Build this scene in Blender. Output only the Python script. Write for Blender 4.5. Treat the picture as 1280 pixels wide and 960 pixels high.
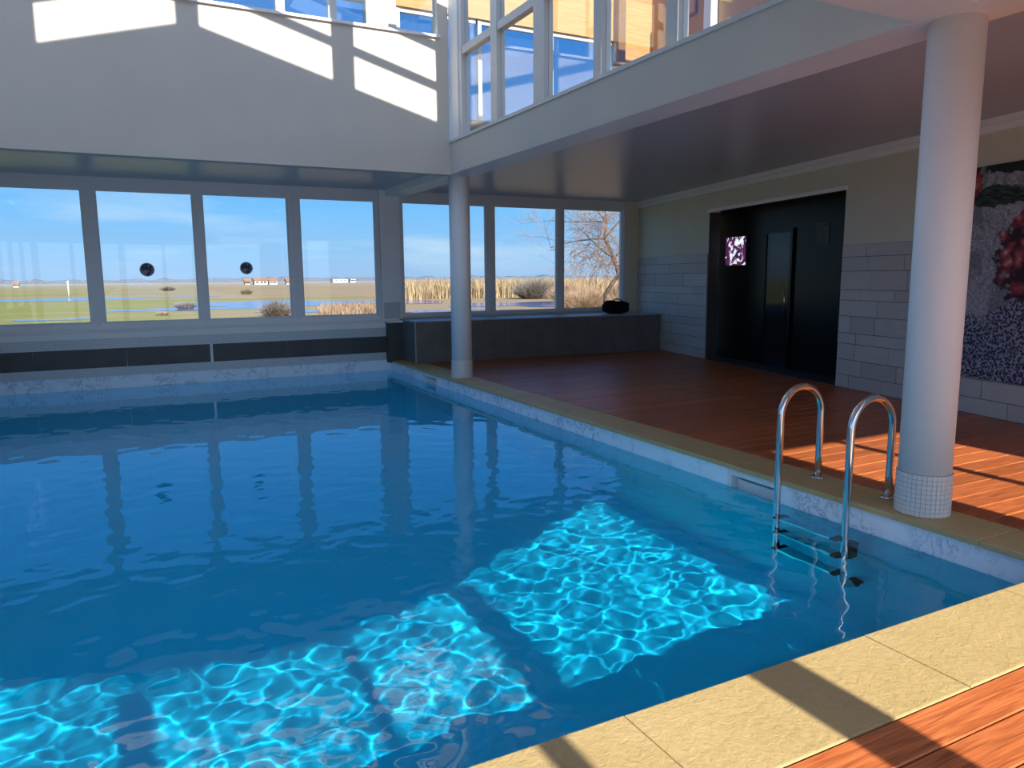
import bpy, bmesh, math, random
import numpy as np
from mathutils import Vector, Matrix

sc = bpy.context.scene
for o in list(bpy.data.objects):
    bpy.data.objects.remove(o)
C = sc.collection
R = math.radians
random.seed(7)
rng = np.random.default_rng(11)

# ------------------------------------------------------------------ camera
YAW, PITCH, ROLL = R(27.0917), R(8.2408), R(-0.4495)
fw = Vector((math.sin(YAW) * math.cos(PITCH), math.cos(YAW) * math.cos(PITCH), -math.sin(PITCH)))
rt0 = Vector((math.cos(YAW), -math.sin(YAW), 0))
up0 = rt0.cross(fw)
rt = rt0 * math.cos(ROLL) + up0 * math.sin(ROLL)
up = -rt0 * math.sin(ROLL) + up0 * math.cos(ROLL)
cam_d = bpy.data.cameras.new('camera')
cam_d.sensor_width = 36.0
cam_d.lens = 36.0 * 925.02 / 1280.0
cam_d.clip_start = 0.05
cam_d.clip_end = 3000
cam = bpy.data.objects.new('camera', cam_d)
C.objects.link(cam)
M4 = Matrix((rt, up, -fw)).transposed().to_4x4()
M4.translation = Vector((0, 0, 1.55))
cam.matrix_world = M4
sc.camera = cam

# ------------------------------------------------------------------ light, sky, exposure
SUN_EL = 30.3
SKY = .75
sun_d = bpy.data.lights.new('sun', 'SUN')
sun_d.energy = 6.4
sun_d.angle = R(0.6)
sun_d.color = (1.0, 0.94, 0.85)
sun_d.cycles.is_caustics_light = True
sun = bpy.data.objects.new('sun', sun_d)
C.objects.link(sun)
sun.location = (0, -30, 30)
sun.rotation_euler = (R(90 - SUN_EL), 0, 0)          # shines along +Y and down

sc.view_settings.view_transform = 'Standard'
sc.view_settings.look = 'None'
sc.view_settings.gamma = 1.0
sc.view_settings.exposure = 0.57
sc.view_settings.use_curve_mapping = False
sc.cycles.max_bounces = 14
sc.cycles.diffuse_bounces = 8
sc.cycles.glossy_bounces = 6
sc.cycles.transmission_bounces = 8
sc.cycles.transparent_max_bounces = 16
sc.cycles.sample_clamp_indirect = 6.0

W = bpy.data.worlds.new('sky')
sc.world = W
W.use_nodes = True


# ------------------------------------------------------------------ node helpers
class NT:
    def __init__(s, nt):
        s.nt = nt

    def n(s, t, **kw):
        nd = s.nt.nodes.new(t)
        ins = kw.pop('i', {})
        for k, v in kw.items():
            setattr(nd, k, v)
        for k, v in ins.items():
            s.set(nd.inputs[k], v)
        return nd

    def set(s, sock, v):
        if isinstance(v, bpy.types.NodeSocket):
            s.nt.links.new(v, sock)
        else:
            if isinstance(v, tuple) and len(v) == 3 and sock.type == 'RGBA':
                v = v + (1,)
            sock.default_value = v

    def math(s, op, a, b=None, c=None, clamp=False):
        nd = s.n('ShaderNodeMath', operation=op, use_clamp=clamp)
        for k, v in enumerate((a, b, c)):
            if v is not None:
                s.set(nd.inputs[k], v)
        return nd.outputs[0]

    def mix(s, f, a, b, mode='MIX'):
        nd = s.n('ShaderNodeMix', data_type='RGBA', blend_type=mode)
        s.set(nd.inputs[0], f)
        s.set(nd.inputs[6], a)
        s.set(nd.inputs[7], b)
        return nd.outputs[2]

    def ramp(s, f, stops, interp='LINEAR'):
        nd = s.n('ShaderNodeValToRGB')
        cr = nd.color_ramp
        cr.interpolation = interp
        while len(cr.elements) > 1:
            cr.elements.remove(cr.elements[0])
        for k, (p, c) in enumerate(stops):
            e = cr.elements[0] if k == 0 else cr.elements.new(p)
            e.position = p
            if not isinstance(c, tuple):
                c = (c, c, c)
            e.color = c + (1,) if len(c) == 3 else c
        s.set(nd.inputs[0], f)
        return nd.outputs[0]

    def noise(s, vec, scale, detail=3, rough=.55, dist=0):
        nd = s.n('ShaderNodeTexNoise', i={'Scale': scale, 'Detail': detail, 'Roughness': rough, 'Distortion': dist})
        if vec is not None:
            s.set(nd.inputs['Vector'], vec)
        return nd.outputs[0]

    def scale(s, vec, sx, sy, sz):
        nd = s.n('ShaderNodeMapping')
        nd.inputs['Scale'].default_value = (sx, sy, sz)
        s.set(nd.inputs[0], vec)
        return nd.outputs[0]

    def pos(s):
        return s.n('ShaderNodeNewGeometry').outputs['Position']

    def obj(s):
        return s.n('ShaderNodeTexCoord').outputs['Object']

    def sep(s, v):
        nd = s.n('ShaderNodeSeparateXYZ')
        s.set(nd.inputs[0], v)
        return nd.outputs

    def bump(s, h, strength=.3, dist=.01):
        return s.n('ShaderNodeBump', i={'Height': h, 'Strength': strength, 'Distance': dist}).outputs[0]


def mat(name, col=(.8, .8, .8), rough=.5, spec=.5, metal=0.0, fn=None, **kw):
    """Principled material; fn(t, bsdf) may wire procedural inputs."""
    m = bpy.data.materials.new(name)
    m.use_nodes = True
    t = NT(m.node_tree)
    b = m.node_tree.nodes['Principled BSDF']
    b.inputs['Base Color'].default_value = tuple(col) + (1,)
    b.inputs['Roughness'].default_value = rough
    b.inputs['Specular IOR Level'].default_value = spec
    b.inputs['Metallic'].default_value = metal
    for k, v in kw.items():
        b.inputs[k].default_value = v
    if fn:
        fn(t, b)
    return m


# world: clear winter sky, pale at the horizon, thin low clouds
t = NT(W.node_tree)
bg = W.node_tree.nodes['Background']
dirv = t.n('ShaderNodeTexCoord').outputs['Generated']
sx, sy, sz = t.sep(dirv)
skyc = t.ramp(sz, [(0.0, (.36, .56, .84)), (.03, (.31, .57, .90)), (.085, (.19, .54, .98)), (.15, (.09, .39, .92)),
                   (.26, (.040, .26, .78)), (.5, (.035, .21, .66)), (1.0, (.03, .17, .55))])
cv = t.scale(dirv, 1.0, 1.0, 5.5)
cl = t.noise(cv, 3.2, 6, .6)
clm = t.ramp(cl, [(.50, 0.0), (.68, 1.0)])
alt = t.ramp(sz, [(0.0, 0.25), (.03, .75), (.09, .35), (.16, .05), (.5, .02)])
cm = t.math('MULTIPLY', clm, alt)
skyc = t.mix(cm, skyc, (.62, .78, .95))
# sky round the unseen sun is brightened and blued to raise the indoor light
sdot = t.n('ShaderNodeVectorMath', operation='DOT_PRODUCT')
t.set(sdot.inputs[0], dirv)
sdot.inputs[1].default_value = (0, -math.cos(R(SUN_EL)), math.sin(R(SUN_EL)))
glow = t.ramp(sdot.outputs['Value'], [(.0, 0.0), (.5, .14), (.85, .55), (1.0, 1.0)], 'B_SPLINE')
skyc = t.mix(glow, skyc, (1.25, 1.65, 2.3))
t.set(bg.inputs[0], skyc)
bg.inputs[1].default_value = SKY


# ------------------------------------------------------------------ mesh helpers
class MB:
    def __init__(s):
        s.v, s.f, s.sm = [], [], []

    def add(s, vs, fs, smooth=False):
        k = len(s.v)
        s.v += [tuple(p) for p in vs]
        s.f += [tuple(i + k for i in f) for f in fs]
        s.sm += [smooth] * len(fs)
        return s

    def box(s, x0, x1, y0, y1, z0, z1, M=None):
        vs = [(x, y, z) for z in (z0, z1) for y in (y0, y1) for x in (x0, x1)]
        if M is not None:
            vs = [tuple(M @ Vector(p)) for p in vs]
        fs = [(0, 2, 3, 1), (4, 5, 7, 6), (0, 1, 5, 4), (1, 3, 7, 5), (3, 2, 6, 7), (2, 0, 4, 6)]
        if M is not None and M.determinant() < 0:
            fs = [f[::-1] for f in fs]
        return s.add(vs, fs)

    def cbox(s, x0, x1, y0, y1, z0, z1, c=.003, M=None):
        """box with a chamfer round its top face"""
        vs = [(x, y, z0) for y in (y0, y1) for x in (x0, x1)]
        vs += [(x, y, z1 - c) for y in (y0, y1) for x in (x0, x1)]
        vs += [(x, y, z1) for y in (y0 + c, y1 - c) for x in (x0 + c, x1 - c)]
        if M is not None:
            vs = [tuple(M @ Vector(p)) for p in vs]
        return s.add(vs, [(0, 2, 3, 1), (8, 9, 11, 10)] + [f for a in (0, 4) for f in
                     ((a, a + 1, a + 5, a + 4), (a + 1, a + 3, a + 7, a + 5), (a + 3, a + 2, a + 6, a + 7), (a + 2, a, a + 4, a + 6))])

    def prism(s, pts, z0, z1):
        n = len(pts)
        vs = [(x, y, z0) for x, y in pts] + [(x, y, z1) for x, y in pts]
        fs = [tuple(range(n - 1, -1, -1)), tuple(range(n, 2 * n))]
        fs += [(i, (i + 1) % n, n + (i + 1) % n, n + i) for i in range(n)]
        return s.add(vs, fs)

    def lathe(s, prof, n=32, cx=0, cy=0, smooth=True, cap=True):
        vs, fs = [], []
        for r, z in prof:
            for k in range(n):
                a = 2 * math.pi * k / n
                vs.append((cx + r * math.cos(a), cy + r * math.sin(a), z))
        for i in range(len(prof) - 1):
            for k in range(n):
                fs.append((i * n + k, i * n + (k + 1) % n, (i + 1) * n + (k + 1) % n, (i + 1) * n + k))
        s.add(vs, fs, smooth)
        if cap:
            k0 = len(s.v) - len(vs)
            s.f += [tuple(k0 + k for k in range(n - 1, -1, -1)), tuple(k0 + (len(prof) - 1) * n + k for k in range(n))]
            s.sm += [False, False]
        return s

    def tube(s, path, r, n=12, smooth=True, cap=True):
        path = [Vector(p) for p in path]
        rr = r if isinstance(r, (list, tuple)) else [r] * len(path)
        vs, fs = [], []
        t0 = (path[1] - path[0]).normalized()
        ref = Vector((0, 0, 1)) if abs(t0.z) < .9 else Vector((0, 1, 0))
        u = t0.cross(ref).normalized()
        for i, p in enumerate(path):
            d = (path[min(i + 1, len(path) - 1)] - path[max(i - 1, 0)]).normalized()
            u = (u - d * u.dot(d)).normalized()
            w = d.cross(u)
            for k in range(n):
                a = 2 * math.pi * k / n
                vs.append(tuple(p + (u * math.cos(a) + w * math.sin(a)) * rr[i]))
        for i in range(len(path) - 1):
            for k in range(n):
                fs.append((i * n + k, i * n + (k + 1) % n, (i + 1) * n + (k + 1) % n, (i + 1) * n + k))
        s.add(vs, fs, smooth)
        if cap:
            k0 = len(s.v) - len(vs)
            s.f += [tuple(k0 + k for k in range(n - 1, -1, -1)), tuple(k0 + (len(path) - 1) * n + k for k in range(n))]
            s.sm += [False, False]
        return s

    def mesh(s, name, m):
        me = bpy.data.meshes.new(name)
        me.from_pydata(s.v, [], s.f)
        me.polygons.foreach_set('use_smooth', s.sm)
        if m:
            me.materials.append(m)
        me.update()
        return me

    def build(s, name, m, parent=None, **props):
        return link(name, s.mesh(name, m), parent, **props)


def link(name, me, parent=None, **props):
    o = bpy.data.objects.new(name, me)
    C.objects.link(o)
    if parent is not None:
        o.parent = parent
    for k, v in props.items():
        o[k] = v
    return o


def empty(name, loc=(0, 0, 0), **props):
    o = bpy.data.objects.new(name, None)
    o.empty_display_size = .2
    o.location = loc
    C.objects.link(o)
    for k, v in props.items():
        o[k] = v
    return o


def B(name, m, parent, x0, x1, y0, y1, z0, z1, M=None, **props):
    return MB().box(x0, x1, y0, y1, z0, z1, M).build(name, m, parent, **props)


RX = .88


# ------------------------------------------------------------------ materials
def plaster(name, col, rough=.7, spec=.3):
    def fn(t, b):
        n1 = t.noise(t.pos(), 1.3, 3)
        c = t.mix(t.ramp(n1, [(.35, .0), (.7, 1.0)]), tuple(x * .96 for x in col), tuple(min(1, x * 1.02) for x in col))
        t.set(b.inputs['Base Color'], c)
        t.set(b.inputs['Normal'], t.bump(t.noise(t.pos(), 90, 2), .06, .002))
    return mat(name, col, rough, spec, fn=fn)


M_wall = plaster('grey_white_plaster', (.64, .58, .50))
M_cream = plaster('cream_plaster', (.66, .63, .49))
M_white = plaster('white_paint', (.84, .83, .81), .45, .4)
M_ceil = mat('satin_stretch_ceiling', (.50, .51, .54), .34, .35)
M_frame = mat('white_window_frame', (.70, .71, .71), .38, .5)
M_frame_up = mat('grey_window_frame', (.60, .60, .57), .4, .5)


def wood_fn(c1, c2, axis='x', gs=1.0, bumps=.25):
    def fn(t, b):
        v = t.pos()
        oi = t.n('ShaderNodeObjectInfo').outputs['Random']
        sh = t.n('ShaderNodeVectorMath', operation='ADD')
        cx = t.n('ShaderNodeCombineXYZ')
        t.set(cx.inputs[0], t.math('MULTIPLY', oi, 37.0))
        t.set(cx.inputs[2], t.math('MULTIPLY', oi, 11.0))
        t.set(sh.inputs[0], v)
        t.set(sh.inputs[1], cx.outputs[0])
        v = sh.outputs[0]
        sc_ = (1.2 * gs, 26 * gs, 26 * gs) if axis == 'x' else ((26 * gs, 1.2 * gs, 26 * gs) if axis == 'y' else (26 * gs, 26 * gs, 1.2 * gs))
        g = t.noise(t.scale(v, *sc_), 3.0, 4, .6, .6)
        c = t.mix(t.ramp(g, [(.3, 0.0), (.7, 1.0)]), c1, c2)
        tone = t.math('ADD', t.math('MULTIPLY', oi, .35), .82)
        cc = t.n('ShaderNodeCombineColor')
        for k in range(3):
            t.set(cc.inputs[k], tone)
        c = t.mix(1.0, c, cc.outputs[0], 'MULTIPLY')
        t.set(b.inputs['Base Color'], c)
        t.set(b.inputs['Normal'], t.bump(g, bumps, .004))
    return fn


M_deck = mat('red_brown_deck_wood', (.3, .09, .04), .36, .4, fn=wood_fn((.26, .062, .017), (.62, .185, .058)))
M_timber = mat('honey_timber', (.6, .3, .1), .5, .3, fn=wood_fn((.40, .18, .05), (.54, .29, .10), 'x', .6, .1))
M_timber_d = mat('dark_timber', (.2, .09, .04), .5, .3, fn=wood_fn((.16, .07, .03), (.24, .11, .05), 'y', .6, .1))


def stone_fn(c1, c2):
    def fn(t, b):
        p = t.pos()
        n1 = t.noise(p, 2.2, 5, .6)
        n2 = t.noise(p, 38, 5, .65)
        c = t.mix(t.ramp(n1, [(.3, 0.0), (.7, 1.0)]), c1, c2)
        c = t.mix(t.math('MULTIPLY', t.ramp(n2, [(.45, 0.0), (.62, 1.0)]), .35), c, tuple(min(1, x * 1.12) for x in c2))
        t.set(b.inputs['Base Color'], c)
        h = t.noise(t.scale(p, 1, 1, 1), 26, 6, .7, .8)
        t.set(b.inputs['Normal'], t.bump(h, .55, .012))
    return fn


M_coping = mat('ochre_stone_coping', (.7, .55, .25), .46, .5, fn=stone_fn((.455, .33, .135), (.54, .405, .185)))


def liner_fn(t, b):
    p = t.pos()
    w = t.n('ShaderNodeVectorMath', operation='ADD')
    t.set(w.inputs[0], p)
    nv = t.n('ShaderNodeTexNoise', i={'Scale': 5.0, 'Detail': 5})
    sub = t.n('ShaderNodeVectorMath', operation='SCALE', i={'Scale': .55})
    t.set(nv.inputs['Vector'], p)
    t.set(sub.inputs[0], nv.outputs['Color'])
    t.set(w.inputs[1], sub.outputs[0])
    n1 = t.noise(w.outputs[0], 5.5, 4, .6)
    vein = t.ramp(t.math('ABSOLUTE', t.math('SUBTRACT', n1, .5)), [(0.0, 1.0), (.022, .35), (.06, 0.0)])
    patch = t.ramp(t.noise(p, 2.4, 2), [(.42, 0.0), (.58, 1.0)])
    base = t.mix(t.noise(p, 3, 4), (.74, .87, .95), (.84, .92, .97))
    # the marbled print is only on the frieze along the water line
    frieze = t.math('GREATER_THAN', t.sep(p)[2], -.36)
    c = t.mix(t.math('MULTIPLY', t.math('MULTIPLY', t.math('MULTIPLY', vein, patch), .75), frieze), base, (.20, .29, .44))
    t.set(b.inputs['Base Color'], c)


M_liner = mat('marbled_pale_blue_liner', (.6, .7, .8), .45, .4, fn=liner_fn)


def mosaic_fn(c1, c2, grout, s):
    def fn(t, b):
        x, y, z = t.sep(t.pos())
        u = t.math('ADD', x, y)
        fu = t.math('ABSOLUTE', t.math('SUBTRACT', t.math('FRACT', t.math('MULTIPLY', u, 1 / s)), .5))
        fz = t.math('ABSOLUTE', t.math('SUBTRACT', t.math('FRACT', t.math('MULTIPLY', z, 1 / s)), .5))
        line = t.math('GREATER_THAN', t.math('MAXIMUM', fu, fz), .43)
        c = t.mix(t.noise(t.pos(), 14, 3), c1, c2)
        t.set(b.inputs['Base Color'], t.mix(line, c, grout))
        t.set(b.inputs['Normal'], t.bump(t.math('SUBTRACT', 1.0, line), .4, .003))
    return fn


M_mosaic = mat('small_white_mosaic', (.6, .65, .66), .3, .5, fn=mosaic_fn((.55, .58, .58), (.66, .68, .66), (.34, .36, .37), .025))
M_tessera = mat('white_glass_tessera', (.7, .7, .67), .3, .5, fn=lambda t, b: t.set(b.inputs['Base Color'], t.mix(t.noise(t.pos(), 17, 2), (.60, .61, .58), (.74, .74, .70))))
M_grout_d = mat('dark_tile_grout', (.16, .15, .14), .9, .1)
M_grout = mat('grey_grout', (.36, .36, .35), .8, .2)


def slate_fn(t, b):
    n1 = t.noise(t.pos(), 3, 5, .6)
    t.set(b.inputs['Base Color'], t.mix(n1, (.035, .036, .038), (.085, .083, .08)))
    t.set(b.inputs['Normal'], t.bump(t.noise(t.pos(), 20, 4), .15, .004))


M_bslate = mat('grey_slate_cladding', (.1, .1, .1), .5, .3, fn=lambda t, b: t.set(b.inputs['Base Color'], t.mix(t.noise(t.pos(), 3, 5, .6), (.10, .098, .095), (.19, .185, .175))))
M_slate = mat('dark_slate_tile', (.06, .06, .06), .45, .4, fn=slate_fn)


def rtile_fn(t, b):
    oi = t.n('ShaderNodeObjectInfo').outputs['Random']
    n1 = t.noise(t.scale(t.pos(), 2, 2, 9), 3, 4)
    c = t.mix(n1, (.46, .44, .40), (.58, .56, .52))
    tone = t.math('ADD', t.math('MULTIPLY', oi, .16), .9)
    cc = t.n('ShaderNodeCombineColor')
    for k in range(3):
        t.set(cc.inputs[k], tone)
    t.set(b.inputs['Base Color'], t.mix(1.0, c, cc.outputs[0], 'MULTIPLY'))
    t.set(b.inputs['Normal'], t.bump(t.noise(t.pos(), 30, 4), .12, .004))


M_rtile = mat('beige_stone_wall_tile', (.5, .48, .44), .55, .35, fn=rtile_fn)
M_black = mat('black_satin_panel', (.006, .006, .007), .28, .14)
M_blackrub = mat('black_rubber', (.012, .012, .013), .5, .4)
M_blackfab = mat('black_fabric', (.010, .010, .012), .9, .1, fn=lambda t, b: t.set(b.inputs['Normal'], t.bump(t.noise(t.pos(), 120, 2), .4, .004)))
M_steel = mat('polished_stainless_steel', (.72, .70, .67), .13, .5, 1.0, fn=lambda t, b: t.set(b.inputs['Roughness'], t.ramp(t.noise(t.pos(), 40, 3), [(.3, .09), (.7, .18)])))
M_plastic = mat('white_pool_plastic', (.72, .74, .72), .35, .5)


def glass_mat(name, tint=(.94, .97, .97), ior=1.45, rough=0.0):
    m = bpy.data.materials.new(name)
    m.use_nodes = True
    t = NT(m.node_tree)
    m.node_tree.nodes.clear()
    out = t.n('ShaderNodeOutputMaterial')
    tr = t.n('ShaderNodeBsdfTransparent', i={0: tint})
    gl = t.n('ShaderNodeBsdfGlossy', i={'Roughness': rough})
    gm = t.n('ShaderNodeNewGeometry')
    dp = t.n('ShaderNodeVectorMath', operation='DOT_PRODUCT')
    t.set(dp.inputs[0], gm.outputs['Normal'])
    t.set(dp.inputs[1], gm.outputs['Incoming'])
    c1 = t.math('SUBTRACT', 1.0, t.math('ABSOLUTE', dp.outputs['Value']))
    f0 = ((ior - 1) / (ior + 1)) ** 2
    frs = t.math('ADD', f0, t.math('MULTIPLY', t.math('POWER', c1, 5.0), 1 - f0))
    mx = t.n('ShaderNodeMixShader')
    t.set(mx.inputs[0], frs)
    t.set(mx.inputs[1], tr.outputs[0])
    t.set(mx.inputs[2], gl.outputs[0])
    t.set(out.inputs[0], mx.outputs[0])
    return m


M_glass = glass_mat('clear_window_glass')
M_glass_up = glass_mat('reflective_upper_glass', (.88, .93, .95), 1.75)

# water
M_water = bpy.data.materials.new('pool_water')
M_water.use_nodes = True
M_water.node_tree.nodes.clear()
t = NT(M_water.node_tree)
out = t.n('ShaderNodeOutputMaterial')
rf = t.n('ShaderNodeBsdfRefraction', i={0: (.09, .81, 1.0), 'Roughness': 0.0, 'IOR': 1.333})
gl = t.n('ShaderNodeBsdfGlossy', i={0: (1, 1, 1), 'Roughness': 0.0})
gm = t.n('ShaderNodeNewGeometry')
dp = t.n('ShaderNodeVectorMath', operation='DOT_PRODUCT')
t.set(dp.inputs[0], gm.outputs['Normal'])
t.set(dp.inputs[1], gm.outputs['Incoming'])
c1 = t.math('SUBTRACT', 1.0, t.math('ABSOLUTE', dp.outputs['Value']))
frs = t.math('ADD', .02, t.math('MULTIPLY', t.math('POWER', c1, 5.0), .98))
# from below, beyond the critical angle, the surface mirrors the basin (total internal reflection)
tir = t.math('MULTIPLY', t.math('MULTIPLY', gm.outputs['Backfacing'], t.math('GREATER_THAN', c1, .339)), .94)
frs = t.math('MAXIMUM', frs, tir)
mx = t.n('ShaderNodeMixShader')
t.set(mx.inputs[0], frs)
t.set(mx.inputs[1], rf.outputs[0])
t.set(mx.inputs[2], gl.outputs[0])
t.set(out.inputs[0], mx.outputs[0])

# ================================================================== THE BUILDING
ZC = 3.16          # ceiling under the upper floor
ZB = 3.05          # beam undersides
YF = 13.6          # far window wall
XL = -2.4          # left wall

# right wall frame: s runs along the wall towards the camera, z up, d into the room
RW0 = Vector((10.063, 13.229, 0))
DV = Vector((-0.2097, -0.9778, 0))
NV = Vector((-0.9778, 0.2097, 0))
RWM = Matrix(((DV.x, NV.x, 0, RW0.x), (DV.y, NV.y, 0, RW0.y), (0, 0, 1, 0), (0, 0, 0, 1)))


def wall_x(y):
    return RW0.x + (y - RW0.y) * DV.x / DV.y


# ---- floor: joist bed with one board per object
flo = MB()
flo.prism([(-6, 1.53), (-6, -4), (12, -4), (12, 1.53)], -.12, -.034)
flo.prism([(4.74, 1.53), (12, 1.53), (12, 14.0), (4.74, 14.0)], -.30, -.034)
floor_o = flo.build('floor', mat('dark_joist_bed', (.02, .012, .01), .8), kind='structure')


def board(x0, x1, y0, y1):
    cx, cy = (x0 + x1) / 2, (y0 + y1) / 2
    mb = MB().cbox(x0 - cx, x1 - cx, y0 - cy, y1 - cy, -.03, 0, .004)
    o = mb.build('deck_board', M_deck, floor_o)
    o.location = (cx, cy, 0)


y = 1.526
k = 0
pitch = .1705
while y > -2.6:
    joints = [-5.5, -3.4 + (k % 3) * .7, -.2 + (k % 2) * 1.3, 3.3 + (k % 3) * .8, 7.2 - (k % 2) * 1.1, 10.5]
    for a, b_ in zip(joints, joints[1:]):
        board(a + .002, b_ - .002, y - pitch + .007, y)
    y -= pitch
    k += 1
y = 1.534
k = 0
pitch = .1863
while y < 12.75:
    xe = wall_x(y + pitch / 2) - .01
    if y < 3.6:
        xe = min(xe + .0, 8.2)
    xj = 6.4 + (k % 4) * .55
    board(4.742, xj - .002, y + .0035, y + pitch - .0035)
    board(xj + .002, xe + (.2 if 7.0 < y < 10.6 else 0), y + .0035, y + pitch - .0035)
    y += pitch
    k += 1

# ---- swimming pool
pool = empty('swimming_pool', (1, 8, -1.6), label='large rectangular indoor pool with pale marbled liner and ochre stone edge', category='pool')
PO = Vector((-1, -8, 1.6))


def pp(o):
    o.location = PO
    return o


PX0, PX1, PY0, PY1 = -2.3, 4.36, .55, 13.6      # near wall moved back under the deck so refracted sun lights the near floor


def zfloor(y):
    return -1.79 - .06 * (y - 3.7)


b = MB()
b.add([(PX0, PY0, zfloor(PY0)), (PX1, PY0, zfloor(PY0)), (PX1, PY1, zfloor(PY1)), (PX0, PY1, zfloor(PY1))], [(0, 1, 2, 3)])
pf = pp(b.build('basin_floor', M_liner, pool))
bw = MB()
zt = -.042
D = -2.7
holes = [(4.04, 4.52, -.235, -.09), (11.25, 11.85, -.235, -.09)]
ys = PY0
for (a, c, h0, h1) in holes:
    bw.box(PX1, PX1 + .3, ys, a, D, zt)
    bw.box(PX1, PX1 + .3, a, c, D, h0)
    bw.box(PX1, PX1 + .3, a, c, h1, zt)
    bw.box(PX1 + .27, PX1 + .3, a, c, h0, h1)
    ys = c
bw.box(PX1, PX1 + .3, ys, PY1 + .3, D, zt)
bw.box(PX0 - .3, PX1 + .3, PY0 - .3, PY0, D, zt)
bw.box(PX0 - .24, PX0, PY0, PY1, D, -.042)
bw.box(PX0, PX1, PY1, PY1 + .3, D, 0.0)
pw = pp(bw.build('basin_wall', M_liner, pool))
for (a, c, h0, h1) in holes:
    sk = MB()
    x0, x1 = PX1 - .006, PX1 + .02
    sk.box(x0, x1, a - .03, a + .012, h0 - .03, h1 + .03)
    sk.box(x0, x1, c - .012, c + .03, h0 - .03, h1 + .03)
    sk.box(x0, x1, a + .012, c - .012, h1 - .006, h1 + .03)
    sk.box(x0, x1, a + .012, c - .012, h0 - .03, h0 + .01)
    so = pp(sk.build('skimmer', M_plastic, pool, label='white rectangular skimmer mouth in the pool wall'))
    fl = MB().box(PX1 + .06, PX1 + .075, a + .02, c - .02, h0 - .0, h1 - .05)
    fl.build('skimmer_flap', M_plastic, so)
for o in (pf, pw):
    o.cycles.is_caustics_receiver = True


def coping(x0, x1, y0, y1):
    cx, cy = (x0 + x1) / 2, (y0 + y1) / 2
    bm = bmesh.new()
    bmesh.ops.create_cube(bm, size=1)
    for v in bm.verts:
        v.co = Vector((v.co.x * (x1 - x0), v.co.y * (y1 - y0), v.co.z * .04 - .02))
    bmesh.ops.bevel(bm, geom=[e for e in bm.edges if all(v.co.z > -.01 for v in e.verts)], offset=.007, segments=2, affect='EDGES', profile=.6)
    me = bpy.data.meshes.new('coping_slab')
    bm.to_mesh(me)
    bm.free()
    me.materials.append(M_coping)
    o = link('coping_slab', me, pool)
    o.location = PO + Vector((cx, cy, random.uniform(-.0025, -.0005)))


xs = [-2.73, -1.08, .19, 1.46, 2.73, 3.75, 4.742]
for a, c in zip(xs, xs[1:]):
    coping(a + .002, c - .002, 1.536, 2.0)
ysl = [2.0, 2.462, 3.46, 4.46, 5.46, 6.46, 7.46, 8.46, 9.46, 10.46, 11.46, 12.46, 13.44]
for a, c in zip(ysl, ysl[1:]):
    coping(4.33, 4.738, a + .002, c - .002)
ysl = [2.0, 3.0, 4.0, 5.0, 6.0, 7.0, 8.0, 9.0, 10.0, 11.0, 12.0, 13.4]
for a, c in zip(ysl, ysl[1:]):
    coping(-2.545, -2.27, a + .002, c - .002)

# ---- water surface (real small waves)
WZ = -.2
gx = np.arange(PX0, PX1 + .001, .0185)
gx[-1] = PX1
gy = np.concatenate([np.arange(PY0, 8.0, .0185), np.arange(8.0, PY1, .045), [PY1]])
Xg, Yg = np.meshgrid(gx, gy)
calm = 1.0 - .62 * np.clip((Yg - 3.6) / 3.4, 0, 1)
far_ = 1.0 - np.clip((Yg - 6.5) / 1.5, 0, 1)
Zg = np.zeros_like(Xg)
for i in range(100):
    lam = .085 * 2 ** rng.uniform(0, 2.5)
    kk = 2 * math.pi / lam
    th = rng.normal(1.25, 1.0)
    a_ = .0036 * (lam / .22) ** .25 * (.6 + .8 * rng.random()) / kk * (.7 if lam > .32 else 1)
    Zg += a_ * np.sin(kk * (Xg * math.cos(th) + Yg * math.sin(th)) + rng.uniform(0, 6.28)) * calm * (far_ if lam < .18 else 1)
Zg = WZ + Zg
nx, ny = len(gx), len(gy)
me = bpy.data.meshes.new('pool_water')
vv = np.stack([Xg, Yg, Zg], -1).reshape(-1, 3).astype(np.float32)
ii = (np.arange(ny - 1)[:, None] * nx + np.arange(nx - 1)[None, :]).ravel()
ff = np.stack([ii, ii + 1, ii + nx + 1, ii + nx], -1)
me.vertices.add(len(vv))
me.vertices.foreach_set('co', vv.ravel())
me.loops.add(ff.size)
me.loops.foreach_set('vertex_index', ff.ravel().astype(np.int32))
me.polygons.add(len(ff))
me.polygons.foreach_set('loop_start', (np.arange(len(ff)) * 4).astype(np.int32))
me.polygons.foreach_set('loop_total', np.full(len(ff), 4, np.int32))
me.update(calc_edges=True)
me.validate()
me.polygons.foreach_set('use_smooth', np.ones(len(ff), bool))
me.materials.append(M_water)
water = link('pool_water', me, kind='stuff', label='clear rippled blue water filling the pool', category='water')
water.cycles.is_caustics_caster = True

# ---- ceilings and beams
# where the head of the glazed bay behind the viewer lets the sun reach at pool edge level
BAY_EDGE = [(-4.2, 4.6), (-2.3, 3.95), (-.85, 3.52), (-.15, 3.26), (1.155, 3.16), (2.17, 3.52), (4.25, 4.5)]
cei = MB()
cei.box(4.40, 12.2, -.3, 14.0, ZC, 3.38)
cei.box(XL - .2, 4.40, 10.45, 14.0, ZC, 3.38)
cei.prism([(-4.2, 2.74)] + [(x, y - 2.75 / math.tan(R(SUN_EL)) - .05) for x, y in BAY_EDGE] + [(4.40, -.28), (4.40, 2.74)], ZC, 3.38)
cei.build('ceiling', M_ceil, kind='structure')
B('trim_1', M_white, None, 4.335, 4.72, -.3, 13.58, ZB, ZC, kind='structure')            # beam over the columns
B('trim_2', M_white, None, XL, 4.335, 2.72, 3.10, ZB, 3.5, kind='structure')            # beam at the near end of the void
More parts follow.
